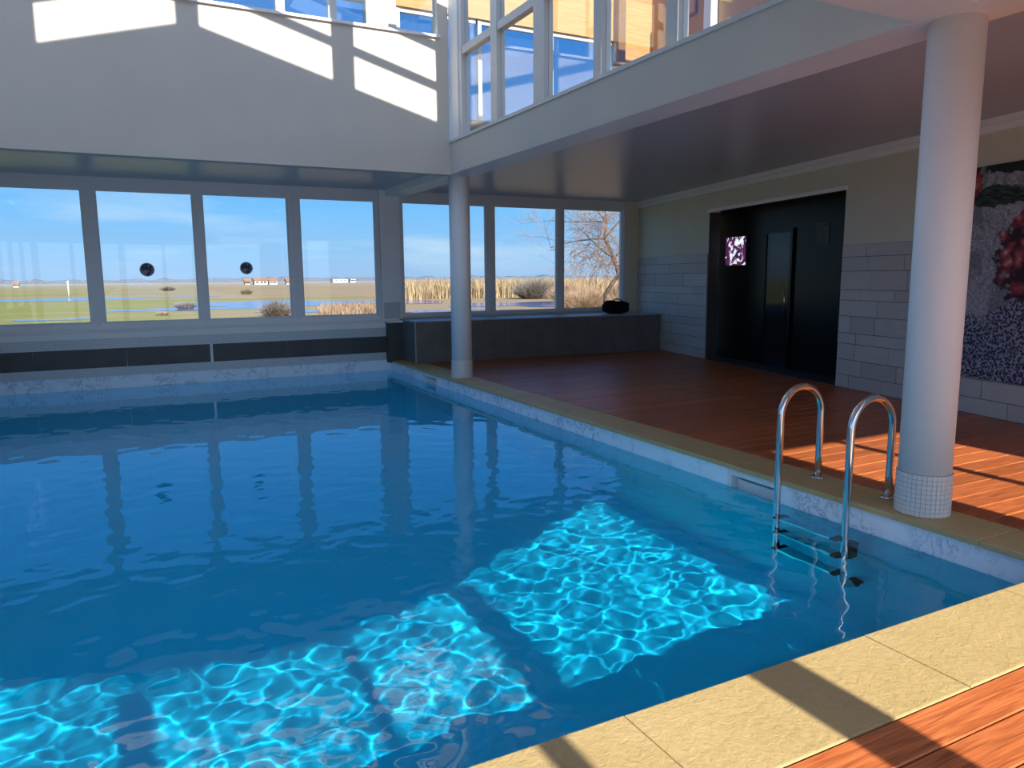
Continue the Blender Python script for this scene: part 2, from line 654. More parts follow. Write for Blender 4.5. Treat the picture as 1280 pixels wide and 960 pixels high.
# crown moulding along the right wall
mo = MB()
for a, c in ((-.42, 12.6),):
    mo.box(a, c, 0.0, .05, 3.02, ZC, RWM)
    mo.box(a, c, .05, .09, 3.09, ZC, RWM)
mo.build('trim_3', M_white, None, kind='structure')

# ---- walls round the void (upper storey)
wf = MB()
wf.box(XL - .2, 4.33, 10.40, 10.58, 3.045, 4.93)
wf.box(4.17, 4.33, 10.40, 10.58, 4.93, 6.2)
wall_upper = wf.build('wall_upper_far', M_wall, kind='structure')
B('trim_4', M_white, None, XL - .2, 4.20, 10.36, 10.60, 4.93, 4.965, kind='structure')   # bright sill
wp = MB()
wp.box(4.33, 4.50, 3.10, 10.58, 3.052, 3.49)
wp.box(4.33, 4.50, .9, 3.10, 3.38, 3.6)
wp.build('wall_upper_right', M_wall, kind='structure')
wn = MB()
wn.box(XL - .2, 4.33, 2.74, 2.90, 3.15, 6.2)
wn.add([(x, y_, z) for y_ in (2.74, 2.90) for x, z in ((XL - .2, 6.2), (4.33, 6.2), (4.33, 6.03), (RX, 7.0), (XL - .2, 6.05))], [(0, 1, 3), (5, 8, 6), (0, 3, 4), (5, 9, 8)])
wn.build('wall_upper_near', M_wall, kind='structure')
B('trim_5', M_frame_up, None, 4.31, 4.52, 3.10, 10.40, 3.49, 3.53, kind='structure')     # sill of the upper glazing

# upper far glazing (window_3)
w3 = empty('window_3', (2, 10.49, 4.965), kind='structure')
o3 = Vector((-2, -10.49, -4.965))


def child_box(name, m, par, off, *a, **kw):
    o = B(name, m, par, *a, **kw)
    o.location = off
    return o


xm = [-2.35, -.9, .60, 1.95, 2.63, 4.17]
for x in xm[1:-1]:
    child_box('mullion', M_frame_up, w3, o3, x, x + .11, 10.43, 10.54, 4.965, 6.0)
for a, c in zip(xm, xm[1:]):
    zt_ = min(7.0 - .28 * abs(a - .88), 7.0 - .28 * abs(c - .88)) - .25
    child_box('pane', M_glass_up, w3, o3, a + (.11 if a > -2.3 else 0), c, 10.48, 10.486, 4.965, zt_)
    child_box('frame_rail', M_frame_up, w3, o3, a, c, 10.44, 10.53, zt_, zt_ + .1)

# upper right glazing (window_4)
w4 = empty('window_4', (4.41, 7, 3.53), kind='structure')
o4 = Vector((-4.41, -7, -3.53))
posts = [(3.10, 3.25), (5.33, 5.49), (6.50, 6.64), (7.65, 7.90), (8.86, 9.04), (9.98, 10.08)]
for a, c in posts:
    child_box('mullion', M_frame_up, w4, o4, 4.35, 4.47, a, c, 3.53, 6.05)
child_box('corner_post', M_white, w4, o4, 4.335, 4.49, 10.08, 10.39, 3.53, 6.05)
for (a, c), (a2, c2) in zip(posts, posts[1:]):
    child_box('pane', M_glass_up, w4, o4, 4.405, 4.411, c, a2, 3.53, 4.63)
    child_box('frame_rail', M_frame_up, w4, o4, 4.36, 4.46, c, a2, 4.63, 4.73)
    child_box('pane', M_glass_up, w4, o4, 4.405, 4.411, c, a2, 4.73, 5.97)
    child_box('frame_rail', M_frame_up, w4, o4, 4.36, 4.46, c, a2, 5.97, 6.05)

# gable roof over the void, with glazed rows that throw the light bands
RX = .88


def zr(x):
    return 7.0 - .28 * abs(x - RX)


rows = [(6.41 + .94 * k, 6.41 + .94 * k + .755) for k in range(3)]
rf_ = MB()


def roofpiece(x0, x1, y0, y1):
    th = .03
    vs = [(x, y, zr(x) + d) for d in (0, th) for y in (y0, y1) for x in (x0, x1)]
    rf_.add(vs, [(0, 2, 3, 1), (4, 5, 7, 6), (0, 1, 5, 4), (1, 3, 7, 5), (3, 2, 6, 7), (2, 0, 4, 6)])


cols = [(XL - .3, -.735, 0), (-.735, .735, 1), (.735, RX, 0), (RX, 1.01, 0), (1.01, 2.64, 1), (2.64, 2.95, 0), (2.95, 4.13, 1), (4.13, 4.6, 0)]
for x0, x1, hole in cols:
    if not hole:
        roofpiece(x0, x1, 2.7, 9.2)
    else:
        yy = 2.7
        for a, c in rows:
            roofpiece(x0, x1, yy, a)
            yy = c
        roofpiece(x0, x1, yy, 9.2)  # roof stops short of the far wall to let in more sky light
rf_.build('ceiling_upper', M_white, kind='structure')

# upstairs rooms seen through the glazing
up_ = MB()
up_.box(4.5, 12.0, 1.2, 13.8, 3.38, 3.40)
up_.build('floor_upper', M_timber_d, kind='structure')
uf = MB()
uf.box(4.66, 12.0, YF, YF + .2, 3.40, 4.15)
uf.box(4.66, 12.0, YF, YF + .2, 6.43, 7.8)
uf.box(9.56, 12.0, YF, YF + .2, 4.15, 6.43)
uf.build('wall_upstairs_far', M_timber, kind='structure')
ul = MB()
ul.box(XL - .2, 4.1, YF, YF + .2, 3.40, 3.9)
ul.box(XL - .2, 4.1, YF, YF + .2, 6.43, 7.3)
ul.box(4.1, 4.66, YF, YF + .2, 3.40, 7.3)
ul.build('wall_gallery_far', M_wall, kind='structure')
ur = MB()
ur.box(10.4, 10.55, 1.2, YF, 3.40, 7.8)
ur.build('wall_upstairs_right', M_timber, kind='structure')
w5 = empty('window_5', (7, YF + .1, 4.15), kind='structure')
o5 = Vector((-7, -YF - .1, -4.15))
for x in (4.66, 5.40, 6.3, 7.9, 9.48):
    child_box('mullion', M_frame_up, w5, o5, x, x + .08, YF + .04, YF + .14, 4.15, 6.43)
for x in (4.66, 6.3, 7.9):
    child_box('frame_rail', M_frame_up, w5, o5, x, x + 1.6, YF + .05, YF + .13, 6.35, 6.43)
for a, c in ((4.74, 5.40), (5.48, 6.3), (6.38, 7.9), (7.98, 9.48)):
    child_box('pane', M_glass, w5, o5, a, c, YF + .09, YF + .096, 4.15, 6.35)
w6 = empty('window_6', (1, YF + .1, 3.9), kind='structure')
o6 = Vector((-1, -YF - .1, -3.9))
for x in (-2.3, -.7, 1.0, 2.6):
    child_box('mullion', M_frame_up, w6, o6, x, x + .08, YF + .04, YF + .14, 3.9, 6.43)
    child_box('pane', M_glass, w6, o6, x + .08, min(x + 1.65, 4.1), YF + .09, YF + .096, 3.9, 6.43)
# timber roof beams upstairs; the roof is left off so sun lights the timber
for k, yb in enumerate((4.2, 6.6, 9.0, 11.4)):
    B('trim_%d' % (6 + k), M_timber_d, None, 4.5, 10.5, yb, yb + .14, 7.0, 7.3, kind='structure')
B('trim_10', M_timber_d, None, 9.40, 9.58, 13.40, 13.58, 3.40, 7.3, kind='structure')
B('trim_11', M_white, None, 10.22, 10.38, 11.55, 11.75, 3.40, 7.2, kind='structure')


def wall_picture(y0, y1, z0, z1, label):
    e = empty('picture_frame', (10.39, (y0 + y1) / 2, z0), label=label, category='picture')
    off = Vector((-10.39, -(y0 + y1) / 2, -z0))
    m = MB()
    for a in ((y0, y0 + .05, z0, z1), (y1 - .05, y1, z0, z1), (y0 + .05, y1 - .05, z0, z0 + .05), (y0 + .05, y1 - .05, z1 - .05, z1)):
        m.box(10.36, 10.399, *a)
    m.build('frame', M_timber_d, e).location = off
    B('print', M_timber, e, 10.38, 10.397, y0 + .05, y1 - .05, z0 + .05, z1 - .05).location = off


wall_picture(12.15, 12.62, 6.68, 7.3, 'square timber framed picture on the honey coloured wall upstairs')

# armchair silhouette behind the upper glass
ch = empty('armchair', (4.95, 11.06, 3.40), label='dark padded armchair seen from behind through upper corner glass', category='chair')


def blob(name, m, par, sx_, sy_, sz_, loc, seg=12, pw_=.5, lump=0):
    vs, fs = [], []
    n, h = seg, seg // 2
    for i in range(h + 1):
        ph = -math.pi / 2 + math.pi * i / h
        for k_ in range(n):
            a = 2 * math.pi * k_ / n
            f_ = lambda q: math.copysign(abs(q) ** pw_, q)
            r_ = 1 + lump * math.sin(3 * a + 5 * ph)
            vs.append((loc[0] + sx_ * f_(math.cos(ph)) * f_(math.cos(a)) * r_, loc[1] + sy_ * f_(math.cos(ph)) * f_(math.sin(a)) * r_, loc[2] + sz_ * f_(math.sin(ph))))
    for i in range(h):
        for k_ in range(n):
            fs.append((i * n + k_, i * n + (k_ + 1) % n, (i + 1) * n + (k_ + 1) % n, (i + 1) * n + k_))
    return MB().add(vs, fs, True).build(name, m, par)


M_leather = mat('dark_brown_leather', (.03, .024, .02), .5, .3)
blob('backrest', M_leather, ch, .07, .20, .27, (-.18, 0, .56), 16)
blob('seat', M_leather, ch, .28, .28, .09, (.03, 0, .36), 16)
for sy_ in (-.27, .27):
    blob('armrest', M_leather, ch, .24, .05, .09, (.03, sy_, .45), 12)
for sx_ in (-.2, .22):
    for sy_ in (-.2, .2):
        B('leg', M_timber_d, ch, sx_ - .02, sx_ + .02, sy_ - .02, sy_ + .02, 0, .3)

# ---- far wall below the windows (bands), pier, right return
fwm = MB()
fwm.box(XL - .3, 4.25, YF + .02, YF + .22, 0.0, .86)          # core
wall_far = fwm.build('wall_far', M_white, kind='structure')
B('mosaic_band', M_mosaic, wall_far, XL - .3, 4.27, YF, YF + .02, 0.0, .145, kind='stuff')
B('mosaic_band', M_mosaic, wall_far, XL - .3, 4.27, YF - .03, YF + .02, .455, .62, kind='stuff')
B('ledge', M_white, wall_far, XL - .3, 4.26, YF - .05, YF + .03, .62, .715)
for a, c in ((-2.7, -1.42), (-1.415, -.12), (-.115, 1.155), (1.2, 2.45), (2.455, 3.62), (3.625, 4.27)):
    B('slate_panel', M_slate, wall_far, a, c, YF + .002, YF + .02, .146, .454)
B('divider_strip', M_white, wall_far, 1.158, 1.197, YF - .005, YF + .02, .146, .454)

pier = MB()
pier.box(4.215, 4.60, YF - .02, YF + .25, .74, ZC)
pier_o = pier.build('wall_pier', M_white, kind='structure')
B('mosaic_band', M_mosaic, pier_o, 4.25, 4.57, YF - .03, YF - .02, .78, 1.09, kind='stuff')
B('slate_panel', M_slate, pier_o, 4.275, 4.58, 13.42, YF + .2, -.04, .715)
B('ledge', M_white, pier_o, 4.265, 4.60, 13.40, YF, .715, .745)
ret = MB()
ret.box(9.80, 10.6, YF, YF + .25, 0, ZC)
ret.box(4.60, 9.80, YF + .02, YF + .25, 0, .80)
ret.build('wall_far_right', M_cream, kind='structure')


def window(name, x0, x1, mulls, z0, z1, zsill):
    e = empty(name, ((x0 + x1) / 2, YF + .1, z0), kind='structure')
    off = -Vector(e.location)
    child_box('frame_rail', M_frame, e, off, x0, x1, YF + .03, YF + .15, zsill, z0)
    child_box('frame_rail', M_frame, e, off, x0, x1, YF + .03, YF + .15, z1, ZC)
    child_box('frame_lip', M_frame, e, off, x0, x1, YF + .0, YF + .03, zsill, zsill + .05)
    for a, c in mulls:
        m = MB()
        m.box(a, c, YF + .03, YF + .15, z0, z1)
        cm_ = (a + c) / 2
        m.box(cm_ - .028, cm_ + .028, YF + .012, YF + .03, z0 - .05, z1 + .05)
        m.build('mullion', M_frame, e).location = off
    gaps = list(zip([m[1] for m in mulls], [m[0] for m in mulls[1:]]))
    for a, c in gaps:
        child_box('pane', M_glass, e, off, a - .01, c + .01, YF + .085, YF + .091, z0 - .01, z1 + .01)
        # inner sash rebate, a thin bead round the glass
        bd = MB()
        for q in ((a, a + .022, z0, z1), (c - .022, c, z0, z1), (a + .022, c - .022, z0, z0 + .022), (a + .022, c - .022, z1 - .022, z1)):
            bd.box(q[0], q[1], YF + .06, YF + .084, q[2], q[3])
        bd.build('glazing_bead', M_frame, e).location = off
    return e


window('window_1', XL - .3, 4.215, [(-2.7, -2.35), (-.572, -.384), (1.037, 1.18), (2.571, 2.775), (4.145, 4.215)], .862, 2.965, .715)
window('window_2', 4.60, 9.80, [(4.60, 4.675), (6.425, 6.61), (8.08, 8.235), (9.735, 9.80)], .855, 2.962, .80)


# round dark bird-warning stickers on the glass
def sticker(x, z, r, label):
    m = MB()
    y_ = YF + .083
    n = 24
    vs = [(r * math.cos(2 * math.pi * k / n), d, r * math.sin(2 * math.pi * k / n)) for d in (0, .002) for k in range(n)]
    fs = [tuple(range(n)), tuple(range(2 * n - 1, n - 1, -1))] + [(k, n + k, n + (k + 1) % n, (k + 1) % n) for k in range(n)]
    m.add(vs, fs)
    o = m.build('round_sticker', mat('dark_print_%d' % int(x * 10), (.02, .025, .05), .5, fn=lambda t, b: t.set(b.inputs['Base Color'], t.mix(t.ramp(t.noise(t.obj(), 14, 1), [(.52, 0.0), (.56, 1.0)]), (.012, .016, .035), (.20, .22, .30)))), label=label, category='sticker', group='round stickers on the window glass')
    o.location = (x, y_, z)
    # pale rim printed round the disc
    rim = MB()
    vs = [(q * math.cos(2 * math.pi * k / n), -.0005, q * math.sin(2 * math.pi * k / n)) for q in (r, r + .014) for k in range(n)]
    rim.add(vs, [(k, (k + 1) % n, n + (k + 1) % n, n + k) for k in range(n)])
    rim.build('rim', mat('pale_rim_%d' % int(x * 10), (.45, .55, .65), .5), o)
    return o


sticker(.281, 1.713, .098, 'round dark sticker on the second window pane from the left')
sticker(1.834, 1.736, .093, 'round dark sticker on the third window pane, near the small distant houses')

# ---- right wall with stone wainscot, doorway, mural
rw = MB()
rw.box(-.45, 2.665, -.22, 0, 0, ZC, RWM)
rw.box(6.27, 13.2, -.22, 0, 0, ZC, RWM)
rw.box(2.665, 6.27, -.22, 0, 2.72, ZC, RWM)
wall_right = rw.build('wall_right', M_cream, kind='structure')
zs = [0, .18, .39, .61, .755, .985, 1.20, 1.34, 1.59, 1.78, 1.945]
rr = random.Random(5)
B('grout_bed', M_grout_d, wall_right, -.43, 2.66, .0005, .006, .0, 1.944, RWM)
B('grout_bed', M_grout_d, wall_right, 6.276, 8.28, .0005, .006, .0, 1.944, RWM)
B('grout_bed', M_grout_d, wall_right, 8.28, 12.5, .0005, .006, .0, .39, RWM)
for r_i, (z0, z1) in enumerate(zip(zs, zs[1:])):
    for (s0, s1) in ((-.43, 2.66), (6.275, 12.5)):
        s = s0
        first = True
        while s < s1 - .01:
            L = rr.choice((.45, .62, .62, .9, 1.15)) * (rr.uniform(.35, 1) if first else 1)
            first = False
            e_ = min(s + L, s1)
            if s1 - e_ < .15:
                e_ = s1
            lim = 8.285 if z1 > .42 else 99
            a, c = s, min(e_, lim)
            if a < lim and c - a > .03:
                dpt = rr.uniform(.012, .017)
                MB().box(a + .004, c - .004, 0, dpt, z0 + .004, z1 - .004, RWM).build('stone_tile', M_rtile, wall_right)
            s = e_
    # narrow piece facing the jamb
B('door_head', M_white, wall_right, 2.64, 6.30, 0, .03, 2.68, 2.735, RWM)
B('jamb_panel', M_slate, wall_right, 2.666, 2.68, -.21, -.002, 0, 2.68, RWM)
# recess behind
rc = MB()
rc.box(1.8, 7.2, -.62, -.50, 0, ZC, RWM)
rc.box(1.8, 7.2, -.50, -.22, 2.72, 2.9, RWM)
rc.build('wall_recess', M_black, kind='structure')
B('floor_recess', M_slate, None, 1.8, 7.2, -.50, .0, -.03, .004, RWM, kind='structure')
d1 = empty('door_1', tuple(RWM @ Vector((3.75, -.49, 0))), kind='structure')
d1off = -Vector(d1.location)
for a in ((3.72, 3.78, 0, 2.3), (4.44, 4.50, 0, 2.3), (3.78, 4.44, 2.24, 2.3)):
    o = B('door_frame', M_black, d1, a[0], a[1], -.50, -.46, a[2], a[3], RWM)
    o.location = d1off
o = B('door_pane', mat('dark_door_glass', (.010, .013, .018), .10, .22), d1, 3.78, 4.44, -.495, -.475, .02, 2.24, RWM)
o.location = d1off
o = MB().tube([RWM @ Vector((4.38, -.44, .95)), RWM @ Vector((4.38, -.44, 1.3))], .012, 8).build('door_handle', M_steel, d1)
o.location = d1off


def screen_fn(t, b):
    p = t.pos()
    n1 = t.noise(p, 4.6, 3, .6, 1.6)
    n2 = t.noise(p, 26, 3, .7)
    c = t.ramp(n1, [(.40, (.02, .01, .05)), (.46, (.16, .015, .06)), (.50, (.03, .03, .09)), (.535, (.75, .85, 1.0)), (.62, (.9, .95, 1.0))], 'CONSTANT')
    c = t.mix(t.math('GREATER_THAN', n2, .60), c, (.30, .05, .14))
    t.set(b.inputs['Base Color'], (0, 0, 0))
    t.set(b.inputs['Emission Color'], c)
    b.inputs['Emission Strength'].default_value = .75


pic = empty('backlit_picture', tuple(RWM @ Vector((2.78, -.49, 1.72))), label='small bright backlit picture of white and crimson shapes in the dark doorway', category='picture')
po = -Vector(pic.location)
o = B('panel', mat('backlit_print', fn=screen_fn), pic, 2.46, 3.12, -.485, -.475, 1.73, 2.24, RWM)
o.location = po
o = B('case', M_black, pic, 2.44, 3.20, -.50, -.486, 1.71, 2.26, RWM)
o.location = po
nt = empty('paper_notice', tuple(RWM @ Vector((5.2, -.49, 2.0))), label='grey paper notice with rows of print on the dark doorway wall', category='notice')
no_ = -Vector(nt.location)
o = B('sheet', mat('dim_grey_paper', (.10, .10, .10), .7), nt, 5.05, 5.33, -.50, -.49, 1.99, 2.33, RWM)
o.location = no_
for k in range(7):
    o = B('text_line', M_black, nt, 5.075, 5.305 - .05 * (k % 3), -.49, -.488, 2.02 + k * .043, 2.034 + k * .043, RWM)
    o.location = no_


# mural: blown-up print of flowers
def mural_fn(t, b):
    p = t.obj()          # object coordinates: -x along wall (s), z up
    x, y, z = t.sep(p)
    x = t.math('MULTIPLY', x, -1.0)
    cc = t.n('ShaderNodeCombineXYZ')
    t.set(cc.inputs[0], x)
    t.set(cc.inputs[1], z)
    uv = cc.outputs[0]
    # distort
    nz = t.n('ShaderNodeTexNoise', i={'Scale': 2.5, 'Detail': 4})
    t.set(nz.inputs['Vector'], uv)
    ad = t.n('ShaderNodeVectorMath', operation='MULTIPLY_ADD')
    t.set(ad.inputs[0], nz.outputs['Color'])
    ad.inputs[1].default_value = (.45, .45, 0)
    t.set(ad.inputs[2], uv)
    duv = ad.outputs[0]
    spk = t.noise(uv, 34, 3, .75)
    base = t.mix(t.ramp(spk, [(.42, 0.0), (.60, 1.0)]), (.22, .23, .26), (.46, .46, .49))
    fold = t.ramp(t.noise(t.scale(duv, 2.2, .8, 1), 2.2, 4), [(.44, 1.0), (.52, 0.0), (.60, 0.0), (.66, .8)])
    base = t.mix(t.math('MULTIPLY', fold, .6), base, (.10, .11, .13))
    # navy sequin area, low down
    nav = t.math('ADD', t.math('MULTIPLY', z, -1.0), t.math('ADD', 1.55, t.math('MULTIPLY', t.math('SUBTRACT', t.noise(uv, 1.6, 4), .5), 3.0)))
    nav = t.math('ADD', nav, t.math('MULTIPLY', t.math('SUBTRACT', x, 8.9), .35))
    navm = t.ramp(nav, [(.35, 0.0), (.5, 1.0)])
    seq = t.n('ShaderNodeTexVoronoi', i={'Scale': 34.0})
    t.set(seq.inputs['Vector'], uv)
    navc = t.ramp(t.math('ADD', t.math('MULTIPLY', spk, .9), t.math('MULTIPLY', seq.outputs['Distance'], .35)), [(.42, (.008, .010, .035)), (.58, (.035, .04, .095)), (.72, (.34, .35, .40))])
    col = t.mix(navm, base, navc)
    # silk patch, smooth grey
    # leaves and peonies
    pv = t.n('ShaderNodeTexVoronoi', i={'Scale': 6.5, 'Randomness': 1.0})
    t.set(pv.inputs['Vector'], duv)
    petal = pv.outputs['Distance']
    pcol = t.ramp(t.math('ADD', petal, t.math('MULTIPLY', t.math('SUBTRACT', t.noise(uv, 12, 3), .5), .5)), [(.05, (.55, .42, .36)), (.22, (.42, .10, .10)), (.42, (.24, .03, .05)), (.62, (.035, .012, .02))])

    def disc(cx_, cz_, rx_, rz_, lo=.8, hi=.92, wob=1.7):
        dx = t.math('DIVIDE', t.math('SUBTRACT', x, cx_), rx_)
        dz = t.math('DIVIDE', t.math('SUBTRACT', z, cz_), rz_)
        d_ = t.math('SQRT', t.math('ADD', t.math('MULTIPLY', dx, dx), t.math('MULTIPLY', dz, dz)))
        d_ = t.math('ADD', d_, t.math('MULTIPLY', t.math('SUBTRACT', t.noise(uv, 8.0, 5, .65), .5), wob))
        return t.ramp(d_, [(lo, 1.0), (hi, 0.0)])

    leafm = disc(8.62, 2.36, .46, .13, .8, .92, .9)
    col = t.mix(leafm, col, t.mix(t.ramp(t.noise(t.scale(uv, 1, 4, 1), 9, 4), [(.45, 0.0), (.6, 1.0)]), (.010, .016, .014), (.06, .075, .07)))
    col = t.mix(disc(8.9, 2.66, .5, .10), col, (.015, .016, .018))
    col = t.mix(disc(9.7, 2.3, .5, .2), col, (.02, .03, .025))
    for a in ((9.05, 1.72, .42, .52), (8.28, 2.52, .22, .18), (10.3, 2.2, .5, .42), (9.9, 1.1, .32, .3), (11.2, 1.5, .6, .55)):
        col = t.mix(disc(*a), col, pcol)
    t.set(b.inputs['Base Color'], col)


mu = MB().box(-11.3, -8.29, .001, .022, .40, 2.685)
mural = mu.build('floral_mural', mat('floral_print', rough=.55, spec=.3, fn=mural_fn), label='large grey wall panel printed with red peonies and dark leaves, behind the near column', category='mural')
MUM = RWM.copy()
MUM.col[0] = -MUM.col[0]
mural.matrix_world = MUM

# ---- bench box in front of the right windows
bench = empty('bench', (7, 12.9, 0), label='long low bench box clad in dark slate tiles below the right windows', category='bench')
bo = -Vector(bench.location)
A_, Bp = Vector((4.56, 12.76, 0)), Vector((9.862, 12.43, 0))
bm_ = MB().prism([(A_.x + .012, A_.y + .012), (Bp.x, Bp.y + .012), (10.105, YF - .002), (4.572, YF - .002)], 0, .745)
bm_.build('body', M_bslate, bench).location = bo
bt = MB().prism([(A_.x - .01, A_.y - .012), (Bp.x, Bp.y - .012), (10.108, YF - .002), (A_.x - .01, YF - .002)], .745, .765)
bt.build('top_slab', mat('pale_slate_top', (.34, .35, .36), .35, .5), bench).location = bo
u = (Bp - A_).normalized()
w_ = Vector((-u.y, u.x, 0))
BM = Matrix(((u.x, w_.x, 0, A_.x), (u.y, w_.y, 0, A_.y), (0, 0, 1, 0), (0, 0, 0, 1)))
L = (Bp - A_).length
nt_ = 9
for k in range(nt_):
    for (z0, z1) in ((.0, .37), (.374, .744)):
        B('slate_tile', M_bslate, bench, k * L / nt_ + .002, (k + 1) * L / nt_ - .002, -.004, .012, z0, z1, BM).location = bo
for (z0, z1) in ((.0, .37), (.374, .744)):
    B('slate_tile', M_bslate, bench, 4.556, 4.572, A_.y + .02, YF - .004, z0, z1).location = bo
B('corner_trim', mat('grey_metal_edge', (.35, .36, .38), .35, .5, .6), bench, -.006, .012, -.012, .006, 0, .745, BM).location = bo

# black bag on the bench
bag = empty('bag', (9.12, 12.98, .772), label='soft black bag slumped on the right end of the slate bench', category='bag')
blob('body', M_blackfab, bag, .30, .17, .13, (0, 0, .125), 20, .62, .05)
blob('flap', M_blackfab, bag, .13, .12, .05, (-.14, .0, .225), 14, .8, .08)
hp = [(-.20 + .40 * q / 10, -.05, .20 + .10 * math.sin(math.pi * q / 10)) for q in range(11)]
MB().tube(hp, .012, 8).build('handle', M_blackfab, bag)


# ---- columns
def column(x, y, label):
    e = empty('column', (x, y, 0), label=label, category='column', group='round white columns on the pool edge')
    MB().lathe([(.158, .275), (.158, ZB)], 48).build('shaft', M_white, e)
    MB().lathe([(.163, 0.0), (.163, .272), (.158, .278)], 48).build('tile_bed', M_grout, e)
    m = MB()
    nth, rws, r0, r1 = 36, 9, .162, .1672
    for j in range(rws):
        z0, z1 = .002 + j * .0303, .0303 * (j + 1) - .001
        for k in range(nth):
            a0 = 2 * math.pi * (k + .045) / nth
            a1 = 2 * math.pi * (k + .955) / nth
            vs = [(r_ * math.cos(a), r_ * math.sin(a), z) for r_ in (r0, r1) for z in (z0, z1) for a in (a0, a1)]
            m.add(vs, [(4, 5, 7, 6), (0, 1, 5, 4), (2, 6, 7, 3), (0, 4, 6, 2), (1, 3, 7, 5)])
    m.build('mosaic_tiles', M_tessera, e, kind='stuff')
    return e


column(4.552, 2.97, 'nearest thick white round column with mosaic tile foot, beside the pool ladder')
column(4.552, 10.61, 'far white round column at the back of the pool, in front of the right windows')

# ---- pool ladder
lad = empty('pool_ladder', (4.40, 3.56, 0), label='stainless steel pool ladder with two arched handrails beside the near column', category='ladder')
lo_ = -Vector(lad.location)
tr_ = .0255
for yy in (3.862, 3.262):
    xr, xf, zc = 4.615, 4.195, .518
    rad = (xr - xf) / 2
    path = [(xr, yy, .0)] + [(xr, yy, .18 * k) for k in (1, 2)] + [(xr, yy, zc - .06)]
    for k in range(0, 19):
        a = math.pi * k / 18
        path.append(((xr + xf) / 2 + rad * math.cos(a), yy, zc + rad * math.sin(a)))
    path += [(xf, yy, zc - .08), (xf, yy, .2), (xf, yy, -.3), (xf, yy, -1.06)]
    for k in range(1, 8):
        a = math.pi / 2 * k / 7
        path.append((xf + .07 * (1 - math.cos(a)), yy, -1.06 - .07 * math.sin(a)))
    path.append((xf + .125, yy, -1.13))
    rail = MB().tube(path, tr_, 18).build('handrail', M_steel, lad)
    rail.location = lo_
    fl = MB().lathe([(.052, 0.0), (.052, .008), (.044, .014), (.027, .016)], 24, xr, yy).build('flange', M_steel, rail)
    bp = MB().tube([(xf + .11, yy, -1.13), (xf + .160, yy, -1.13)], .034, 14).build('wall_bumper', M_blackrub, rail)
for zs_ in (-.30, -.62, -.94):
    st = MB().box(4.145, 4.245, 3.30, 3.824, zs_ - .022, zs_)
    st.box(4.138, 4.146, 3.30, 3.824, zs_ - .034, zs_ + .004)
    so = st.build('step', M_steel, lad)
    so.location = lo_
    for ya, yb in ((3.283, 3.335), (3.789, 3.841)):
        B('step_cap', M_blackrub, so, 4.134, 4.25, ya, yb, zs_ - .036, zs_ + .008)
nb_ = MB().box(4.225, 4.30, 3.235, 3.289, -.66, -.38).build('spacer_block', M_blackrub, lad, label='black spacer block on the rail')
nb_.location = lo_

# ---- left wall, unseen: open above for sky light, mostly closed below to darken the water
lw = MB()
lw.box(XL - .35, XL - .15, 2.0, YF + .2, 3.05, 3.5)
lw.box(XL - .35, XL - .15, 2.0, YF + .2, 0, .85)
lw.box(XL - .35, XL - .15, 6.75, YF + .2, .85, 3.05)
lw.build('wall_left', M_wall, kind='structure')
w7 = empty('window_7', (XL - .25, 8, .85), kind='structure')
o7 = -Vector(w7.location)
for yy in (2.0, 4.3, 6.6, 8.9, 11.2, 13.4):
    if yy < 6.65:
        child_box('mullion', M_frame, w7, o7, XL - .3, XL - .2, yy, yy + .15, .85, 3.05)
    child_box('mullion', M_frame_up, w7, o7, XL - .3, XL - .2, yy, yy + .15, 3.5, 4.9)

# ---- glazed bay behind the viewer: unseen, panes left out so the sun reaches the pool floor
H_ = 2.75
COT = 1 / math.tan(R(SUN_EL))
edge = BAY_EDGE
bay = [(x, y - H_ * COT) for x, y in edge]
hd = MB()
for (x0, y0), (x1, y1) in zip(bay, bay[1:]):
    a, c = Vector((x0, y0, 0)), Vector((x1, y1, 0))
    q = Vector((-(c - a).y, (c - a).x, 0)).normalized() * -.06
    hd.prism([(a.x + q.x, a.y + q.y), (c.x + q.x, c.y + q.y), (c.x, c.y), (a.x, a.y)], H_, 3.38)
hd.build('wall_back', M_wall, kind='structure')
w8 = empty('window_8', (1, -.6, 0), kind='structure')
o8 = -Vector(w8.location)


def bay_y(x):
    for (x0, y0), (x1, y1) in zip(bay, bay[1:]):
        if x0 <= x <= x1:
            return y0 + (y1 - y0) * (x - x0) / (x1 - x0)
    return bay[0][1]


for x, wd in ((-2.6, .2), (-1.6, .12), (-.15, .20), (1.155, .115), (2.17, .25)):
    yb = bay_y(x) - .1
    child_box('mullion', M_frame, w8, o8, x - wd / 2, x + wd / 2, yb - .06, yb, 0, H_)
bk = MB()
bk.box(4.20, 4.95, -.5, -.3, 0, 3.4)
bk.box(6.65, 9.0, -.5, -.3, 0, 3.4)
bk.box(4.95, 6.65, -.36, -.3, (4.655 + .33) / COT, 3.4)
bk.box(5.745, 5.855, -.38, -.32, 0, 3.0)
bk.build('wall_back_right', M_wall, kind='structure')

